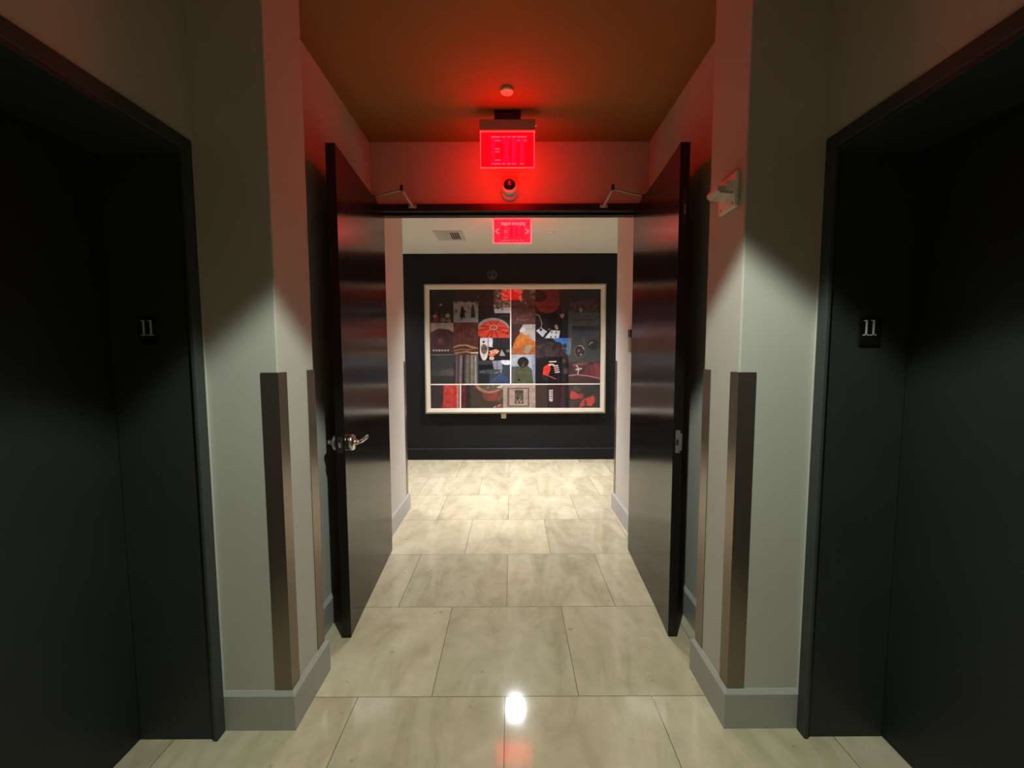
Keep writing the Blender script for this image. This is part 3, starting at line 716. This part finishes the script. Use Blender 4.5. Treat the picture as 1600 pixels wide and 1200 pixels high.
P = Photo(762, 112, 954, 388, (92, 56, 52)); P.add([(780, 112), (954, 112), (954, 190), (880, 140), (820, 150)], (150, 142, 124)).blobs(770, 120, 945, 220, 34, 9, 24, [(98, 66, 54), (84, 54, 46), (160, 150, 134), (110, 78, 64)]).blobs(765, 210, 950, 380, 34, 10, 26, [(98, 56, 52), (84, 50, 48), (108, 64, 58), (92, 60, 56)]).line([(800, 350), (860, 358), (905, 345)], 5, (140, 106, 98)).line([(808, 332), (812, 358)], 6, (150, 118, 110)); P.done()
P = Photo(762, 388, 954, 630, (60, 40, 40)); P.add([(835, 388), (954, 388), (954, 545), (880, 500), (828, 450)], (176, 168, 164)).ell(850, 430, 24, 22, (196, 190, 184)).add([(762, 388), (850, 380), (852, 400), (800, 480), (762, 560)], (58, 34, 34)).add([(800, 500), (838, 452), (954, 530), (954, 630), (762, 630), (775, 560)], (186, 106, 42)).blobs(790, 480, 940, 560, 16, 10, 22, [(196, 116, 48), (178, 98, 40)]).add([(762, 580), (954, 570), (954, 630), (762, 630)], (156, 88, 52)).line([(770, 625), (860, 560), (945, 600)], 6, (128, 74, 46)).add([(862, 610), (880, 560), (920, 548), (932, 570), (890, 626)], (148, 136, 110)); P.done()
P = Photo(762, 632, 954, 862, (160, 168, 178)); P.add([(928, 632), (954, 632), (954, 862), (925, 862)], (132, 142, 158)).add([(762, 725), (830, 722), (830, 862), (762, 862)], (88, 86, 82)).add([(782, 862), (802, 740), (838, 718), (890, 718), (924, 745), (938, 862)], (78, 82, 58)).blobs(800, 740, 925, 855, 22, 6, 15, [(88, 92, 64), (66, 70, 50), (96, 98, 72), (74, 80, 62)]).ell(856, 690, 45, 42, (24, 24, 24)).ell(862, 700, 16, 18, (56, 42, 38)).ell(856, 716, 12, 8, (96, 68, 62)).ell(822, 832, 12, 10, (34, 34, 32)); P.done()
P = Photo(954, 112, 1217, 300, (62, 30, 28)); P.add([(954, 112), (1217, 112), (1217, 300), (954, 300)], (56, 32, 32)).ell(1052, 198, 104, 104, (136, 46, 42)).add([(1040, 112), (1146, 112), (1150, 200), (1040, 230)], (118, 42, 40)).ell(990, 168, 56, 48, (56, 26, 24)).ell(1010, 165, 26, 24, (48, 20, 20)).add([(1142, 112), (1217, 112), (1217, 300), (1170, 300), (1150, 220)], (52, 32, 32)); P.done()
P = Photo(954, 300, 1217, 499, (22, 15, 16)); P.blobs(1000, 305, 1140, 400, 14, 14, 30, [(26, 18, 18), (18, 12, 12), (32, 22, 22)]).line([(956, 310), (985, 318), (996, 350), (1006, 385), (1000, 414)], 6, (150, 128, 116)).add([(960, 440), (998, 414), (1050, 448), (1012, 490)], (196, 200, 214)).add([(982, 424), (1000, 418), (1012, 434), (996, 446)], (30, 30, 50)).line([(1030, 470), (1054, 452)], 12, (40, 38, 52)).add([(1028, 499), (1082, 436), (1152, 440), (1142, 499)], (216, 218, 224)).ell(1085, 452, 6, 5, (26, 24, 26)).ell(1120, 456, 5, 8, (26, 24, 26)).ell(1078, 490, 6, 8, (30, 28, 30)).ell(1114, 488, 5, 8, (40, 38, 40)).ell(1120, 405, 13, 14, (156, 116, 106)).ell(1126, 420, 10, 9, (196, 150, 140)).add([(1145, 310), (1180, 305), (1188, 322), (1165, 345)], (170, 132, 126)).ell(1065, 430, 11, 8, (120, 98, 78)); P.done()
P = Photo(954, 499, 1217, 862, (36, 30, 30)); P.add([(1090, 499), (1217, 499), (1217, 640)], (66, 128, 190)).add([(1150, 499), (1217, 499), (1217, 610), (1180, 560)], (58, 124, 196)).blobs(975, 520, 1150, 680, 60, 14, 32, [(46, 38, 36), (38, 32, 30), (62, 52, 48), (70, 54, 54), (52, 40, 42)]).blobs(1120, 560, 1195, 670, 24, 10, 22, [(62, 42, 46), (50, 38, 40), (74, 54, 56)])
P.add([(954, 660), (1217, 640), (1217, 862), (954, 862)], (22, 18, 19)).line([(1062, 688), (1122, 686)], 10, (230, 196, 182)).add([(1020, 730), (1066, 700), (1076, 745), (1056, 800), (1012, 790)], (218, 58, 44)).line([(1060, 716), (1086, 708), (1104, 718)], 13, (236, 206, 196))
for i in range(4): P.line([(1098 + 4 * i, 722 + 17 * i), (1136 + 4 * i, 718 + 17 * i)], 9, (232, 196, 188))
P.line([(1020, 790), (1060, 802), (1118, 826)], 7, (176, 94, 90)).add([(1010, 800), (1040, 812), (1060, 840), (1015, 828)], (34, 44, 60)).ell(1195, 762, 18, 26, (80, 56, 62)).ell(1180, 680, 10, 20, (90, 66, 60)); P.done()
P = Photo(1217, 112, 1478, 296, (42, 36, 38)); P.blobs(1225, 200, 1470, 290, 40, 8, 22, [(72, 62, 58), (96, 56, 58), (60, 52, 52), (86, 80, 72), (84, 44, 48)]).ell(1318, 278, 12, 18, (160, 146, 138)).ell(1360, 225, 30, 26, (84, 50, 54)); P.done()
P = Photo(1217, 296, 1478, 499, (76, 82, 90)); P.add([(1217, 430), (1478, 430), (1478, 499), (1217, 499)], (64, 70, 80)).add([(1252, 350), (1455, 350), (1462, 435), (1248, 435)], (78, 84, 84)).line([(1252, 356), (1455, 352)], 9, (52, 56, 60)).add([(1248, 400), (1290, 406), (1440, 404), (1462, 396), (1462, 438), (1248, 438)], (44, 48, 52)).blobs(1275, 365, 1440, 396, 16, 8, 18, [(86, 94, 92), (74, 82, 80)]); P.done()
P = Photo(1217, 499, 1478, 690, (66, 66, 64)); P.add([(1217, 499), (1245, 499), (1235, 620), (1217, 640)], (120, 124, 122)).ell(1309, 606, 46, 52, (92, 94, 92)).ell(1309, 606, 38, 44, (40, 36, 36)).ell(1315, 608, 24, 26, (62, 40, 46)).line([(1300, 560), (1325, 562), (1342, 590)], 6, (196, 190, 180)).ell(1318, 632, 7, 7, (180, 160, 150)).ell(1300, 600, 6, 9, (150, 130, 128)).ell(1420, 552, 48, 42, (30, 29, 30)).line([(1385, 556), (1392, 538), (1416, 532)], 6, (190, 184, 174)).line([(1338, 499), (1345, 560)], 12, (88, 90, 88)); P.done()
P = Photo(1217, 690, 1478, 862, (72, 40, 44)); P.add([(1250, 710), (1300, 694), (1380, 690), (1360, 712), (1260, 728)], (122, 74, 76)).add([(1360, 720), (1478, 700), (1478, 820), (1330, 800)], (122, 50, 54)).add([(1330, 790), (1380, 710), (1400, 800)], (104, 40, 46)).add([(1420, 700), (1440, 810), (1478, 810), (1460, 700)], (138, 66, 68)).line([(1217, 800), (1290, 792), (1370, 802), (1470, 824)], 9, (176, 122, 122)).line([(1280, 715), (1300, 745), (1292, 788)], 9, (206, 186, 184)).line([(1275, 752), (1325, 742)], 12, (214, 196, 194)).add([(1217, 812), (1478, 830), (1478, 862), (1217, 862)], (66, 40, 44)).ell(1235, 740, 18, 26, (52, 30, 34)); P.done()
# bottom row
P = Photo(107, 872, 222, 1060, (46, 34, 37)); P.add([(150, 872), (222, 872), (222, 1000), (190, 960)], (54, 38, 42)).line([(140, 920), (180, 990), (222, 1020)], 4, (30, 22, 24)).add([(195, 1060), (222, 1000), (222, 1060)], (120, 40, 38)); P.done()
P = Photo(222, 872, 336, 1060, (198, 56, 50)); P.blobs(228, 880, 330, 1050, 22, 8, 18, [(206, 62, 54), (186, 50, 46), (214, 74, 62)]).line([(232, 940), (320, 950)], 4, (150, 38, 36)).line([(240, 1010), (300, 1020)], 4, (150, 38, 36)).line([(331, 872), (332, 1060)], 5, (226, 150, 140)); P.done()
P = Photo(336, 872, 352, 1060, (86, 42, 44)); P.line([(341, 872), (341, 1060)], 4, (210, 196, 184)); P.done()
P = Photo(362, 872, 697, 1060, (70, 58, 48)); P.add([(362, 872), (410, 872), (404, 1060), (362, 1060)], (96, 42, 46)).blobs(366, 876, 398, 1055, 26, 2, 5, [(140, 60, 60), (70, 28, 32)]).add([(402, 872), (440, 872), (430, 1060), (400, 1060)], (52, 44, 40)).add([(560, 872), (697, 872), (697, 1040), (600, 1010)], (78, 70, 54)).ell(610, 960, 76, 44, (122, 66, 56)).ell(640, 965, 40, 32, (134, 66, 60))
for rr, c in ((132, (150, 92, 74)), (120, (170, 132, 104)), (108, (116, 92, 74)), (96, (88, 80, 62))):
    P.ell(592, 840, rr, rr * .78, c, 0, 180)
P.blobs(560, 876, 690, 905, 16, 4, 10, [(110, 104, 84), (84, 78, 60), (150, 140, 120)]).add([(640, 890), (690, 872), (697, 880), (680, 900)], (190, 182, 170)).line([(660, 1000), (690, 960), (680, 920)], 10, (100, 96, 76)).add([(600, 1060), (690, 1020), (697, 1060)], (150, 56, 58)).line([(620, 1056), (640, 1040)], 6, (206, 186, 178)).line([(655, 1044), (680, 1030)], 6, (206, 186, 178)); P.done()
P = Photo(697, 872, 954, 1060, (170, 150, 138)); P.add([(730, 896), (904, 896), (904, 1050), (730, 1050)], (104, 88, 76)).add([(746, 906), (894, 906), (894, 1040), (746, 1040)], (172, 148, 132)).add([(790, 914), (858, 914), (858, 1024), (790, 1024)], (78, 72, 56)).blobs(796, 920, 852, 990, 26, 4, 10, [(96, 90, 70), (60, 56, 44), (120, 112, 90)]).blobs(800, 990, 850, 1018, 12, 4, 9, [(170, 156, 136), (140, 128, 110)]).line([(900, 896), (900, 1050)], 5, (90, 72, 62)); P.done()
P = Photo(954, 872, 1228, 1060, (66, 50, 44)); P.add([(1040, 872), (1190, 872), (1190, 1060), (1050, 1060)], (60, 38, 38)).add([(1120, 872), (1228, 872), (1228, 1060), (1120, 1060)], (58, 34, 38)).add([(1186, 872), (1228, 872), (1228, 1060), (1190, 1060)], (42, 34, 36))
for i in range(5): P.add([(1062, 913 + i * 18), (1094, 913 + i * 18 + (i % 2) * 2), (1092, 927 + i * 18), (1063 + (i % 3) * 2, 927 + i * 18)], (206, 200, 192))
for i in range(4): P.line([(1076, 918 + i * 22), (1088, 922 + i * 20)], 3, (90, 76, 72))
P.add([(1064, 996), (1094, 992), (1088, 1008), (1068, 1006)], (206, 200, 192)); P.done()
P = Photo(1228, 872, 1478, 1060, (62, 52, 48)); P.add([(1330, 872), (1478, 872), (1478, 960), (1360, 985)], (50, 48, 46)).add([(1230, 980), (1236, 922), (1260, 926), (1290, 946), (1334, 948), (1336, 978), (1250, 990)], (196, 62, 60)).add([(1290, 950), (1336, 942), (1332, 978)], (168, 58, 72)).add([(1300, 1060), (1318, 1010), (1345, 985), (1420, 962), (1430, 1010), (1400, 1046), (1350, 1040)], (200, 70, 54)).add([(1345, 1000), (1360, 990), (1365, 1046), (1345, 1050)], (84, 62, 48)).line([(1228, 1040), (1300, 1000), (1340, 985), (1478, 930)], 10, (78, 62, 52)).add([(1262, 880), (1320, 900), (1300, 930), (1250, 915)], (88, 76, 64)); P.done()
# pale dividing strips between the prints
def strip(pts, d=.0036):
    b = MB(); b.prism([(PT(*p)[0], YB, PT(*p)[1]) for p in pts], (0, -d, 0)); return b.build('dividing_strip', strip_m, root)
strip_m = mat('ivory_strip', (.72, .66, .58), .5, var=.02)
strip([(752.5, 112), (761, 112), (762, 872), (754, 872)])
strip([(107, 862), (1478, 862), (1478, 872), (107, 872)], .0032)
strip([(352, 872), (361, 872), (361, 1060), (352, 1060)])
# glazing over the prints
def glass_mat():
    m = bpy.data.materials.new('picture_glazing'); m.use_nodes = True
    nt = m.node_tree; N = nt.nodes; L = nt.links
    N.remove(N['Principled BSDF'])
    t = N.new('ShaderNodeBsdfTransparent'); g = N.new('ShaderNodeBsdfGlossy'); g.inputs['Roughness'].default_value = .012
    lw = N.new('ShaderNodeLayerWeight')      # Schlick reflectance, the same from both faces
    pw = N.new('ShaderNodeMath'); pw.operation = 'POWER'; pw.inputs[1].default_value = 5
    L.new(lw.outputs['Facing'], pw.inputs[0])
    fr = N.new('ShaderNodeMath'); fr.operation = 'MULTIPLY_ADD'; fr.inputs[1].default_value = .94; fr.inputs[2].default_value = .05
    L.new(pw.outputs[0], fr.inputs[0])
    mx = N.new('ShaderNodeMixShader')
    L.new(fr.outputs[0], mx.inputs[0]); L.new(t.outputs[0], mx.inputs[1]); L.new(g.outputs[0], mx.inputs[2])
    L.new(mx.outputs[0], N['Material Output'].inputs['Surface'])
    return m
b = MB(); b.poly([(IW0, -.0235, IZ0), (IW1, -.0235, IZ0), (IW1, -.0235, IZ1), (IW0, -.0235, IZ1)]); b.build('glass_pane', glass_mat(), root, normals=False)

# small white tab below the frame
b = MB(); b.box(-.035, .035, -.030, 0, 0, .072, 0, .012)
o = b.build('wall_tab', mat('ivory_tab', (.66, .58, .46), .5, var=.02)); o.location = (-.106, YW, .566)
tag(o, 'small ivory tab on the dark wall directly under the picture frame', 'wall tab')

# ---------------------------------------------------------------- lights
def spot(name, loc, power, half, blend, color, radius, target=None):
    l = bpy.data.lights.new(name, 'SPOT'); l.energy = power; l.spot_size = 2 * half; l.spot_blend = blend
    l.color = color; l.shadow_soft_size = radius
    o = bpy.data.objects.new(name, l); COL.objects.link(o); o.location = loc
    return o
spot('lobby_spot', (.10, .75, ZC - .02), 172, math.radians(46.3), .16, (.90, 1, .88), .035)
spot('lobby_spot', (.10, -1.15, ZC - .02), 14, math.radians(47.5), .16, (.95, 1, .90), .035)  # unseen lamp added behind the camera for bounce light on the walls
spot('corridor_spot', (LX, LY, ZC2 - .02), 620, math.radians(59), 1.0, (.93, .93, .95), .075)
for x in (-2.3, 2.4):
    spot('corridor_spot', (x, LY, ZC2 - .02), 210, math.radians(65), .4, (.92, .93, .95), .12)  # unseen lamps added along the corridor to even out its light

w = bpy.data.worlds.new('indoor_dark'); SC.world = w; w.use_nodes = True
w.node_tree.nodes['Background'].inputs['Color'].default_value = (.003, .003, .003, 1)
w.node_tree.nodes['Background'].inputs['Strength'].default_value = 1

# ---------------------------------------------------------------- camera
cam = bpy.data.cameras.new('camera'); co = bpy.data.objects.new('camera', cam); COL.objects.link(co)
R0 = (0.9999938906799792, -0.0016316560484328367, -0.003091326779459726)
R1 = (0.0013960848416992144, 0.997202806850237, -0.07473026801185535)
R2 = (0.003204613835171093, 0.07472549570627529, 0.9971989925494404)
mw = Matrix(((R0[0], R2[0], -R1[0], 0), (R0[1], R2[1], -R1[1], 0), (R0[2], R2[2], -R1[2], CAM_H), (0, 0, 0, 1)))
co.matrix_world = mw
cam.sensor_fit = 'HORIZONTAL'; cam.sensor_width = 36; cam.lens = 652.4381 * 36 / 1600
cam.clip_start = .02
SC.camera = co
SC.view_settings.view_transform = 'Standard'
SC.view_settings.look = 'None'
SC.view_settings.exposure = 0.0
SC.view_settings.gamma = 1.0
try:
    SC.cycles.use_denoising = True
    SC.cycles.max_bounces = 10; SC.cycles.diffuse_bounces = 6; SC.cycles.glossy_bounces = 5
    SC.cycles.sample_clamp_indirect = 4.0
    SC.cycles.caustics_reflective = False
except Exception:
    pass
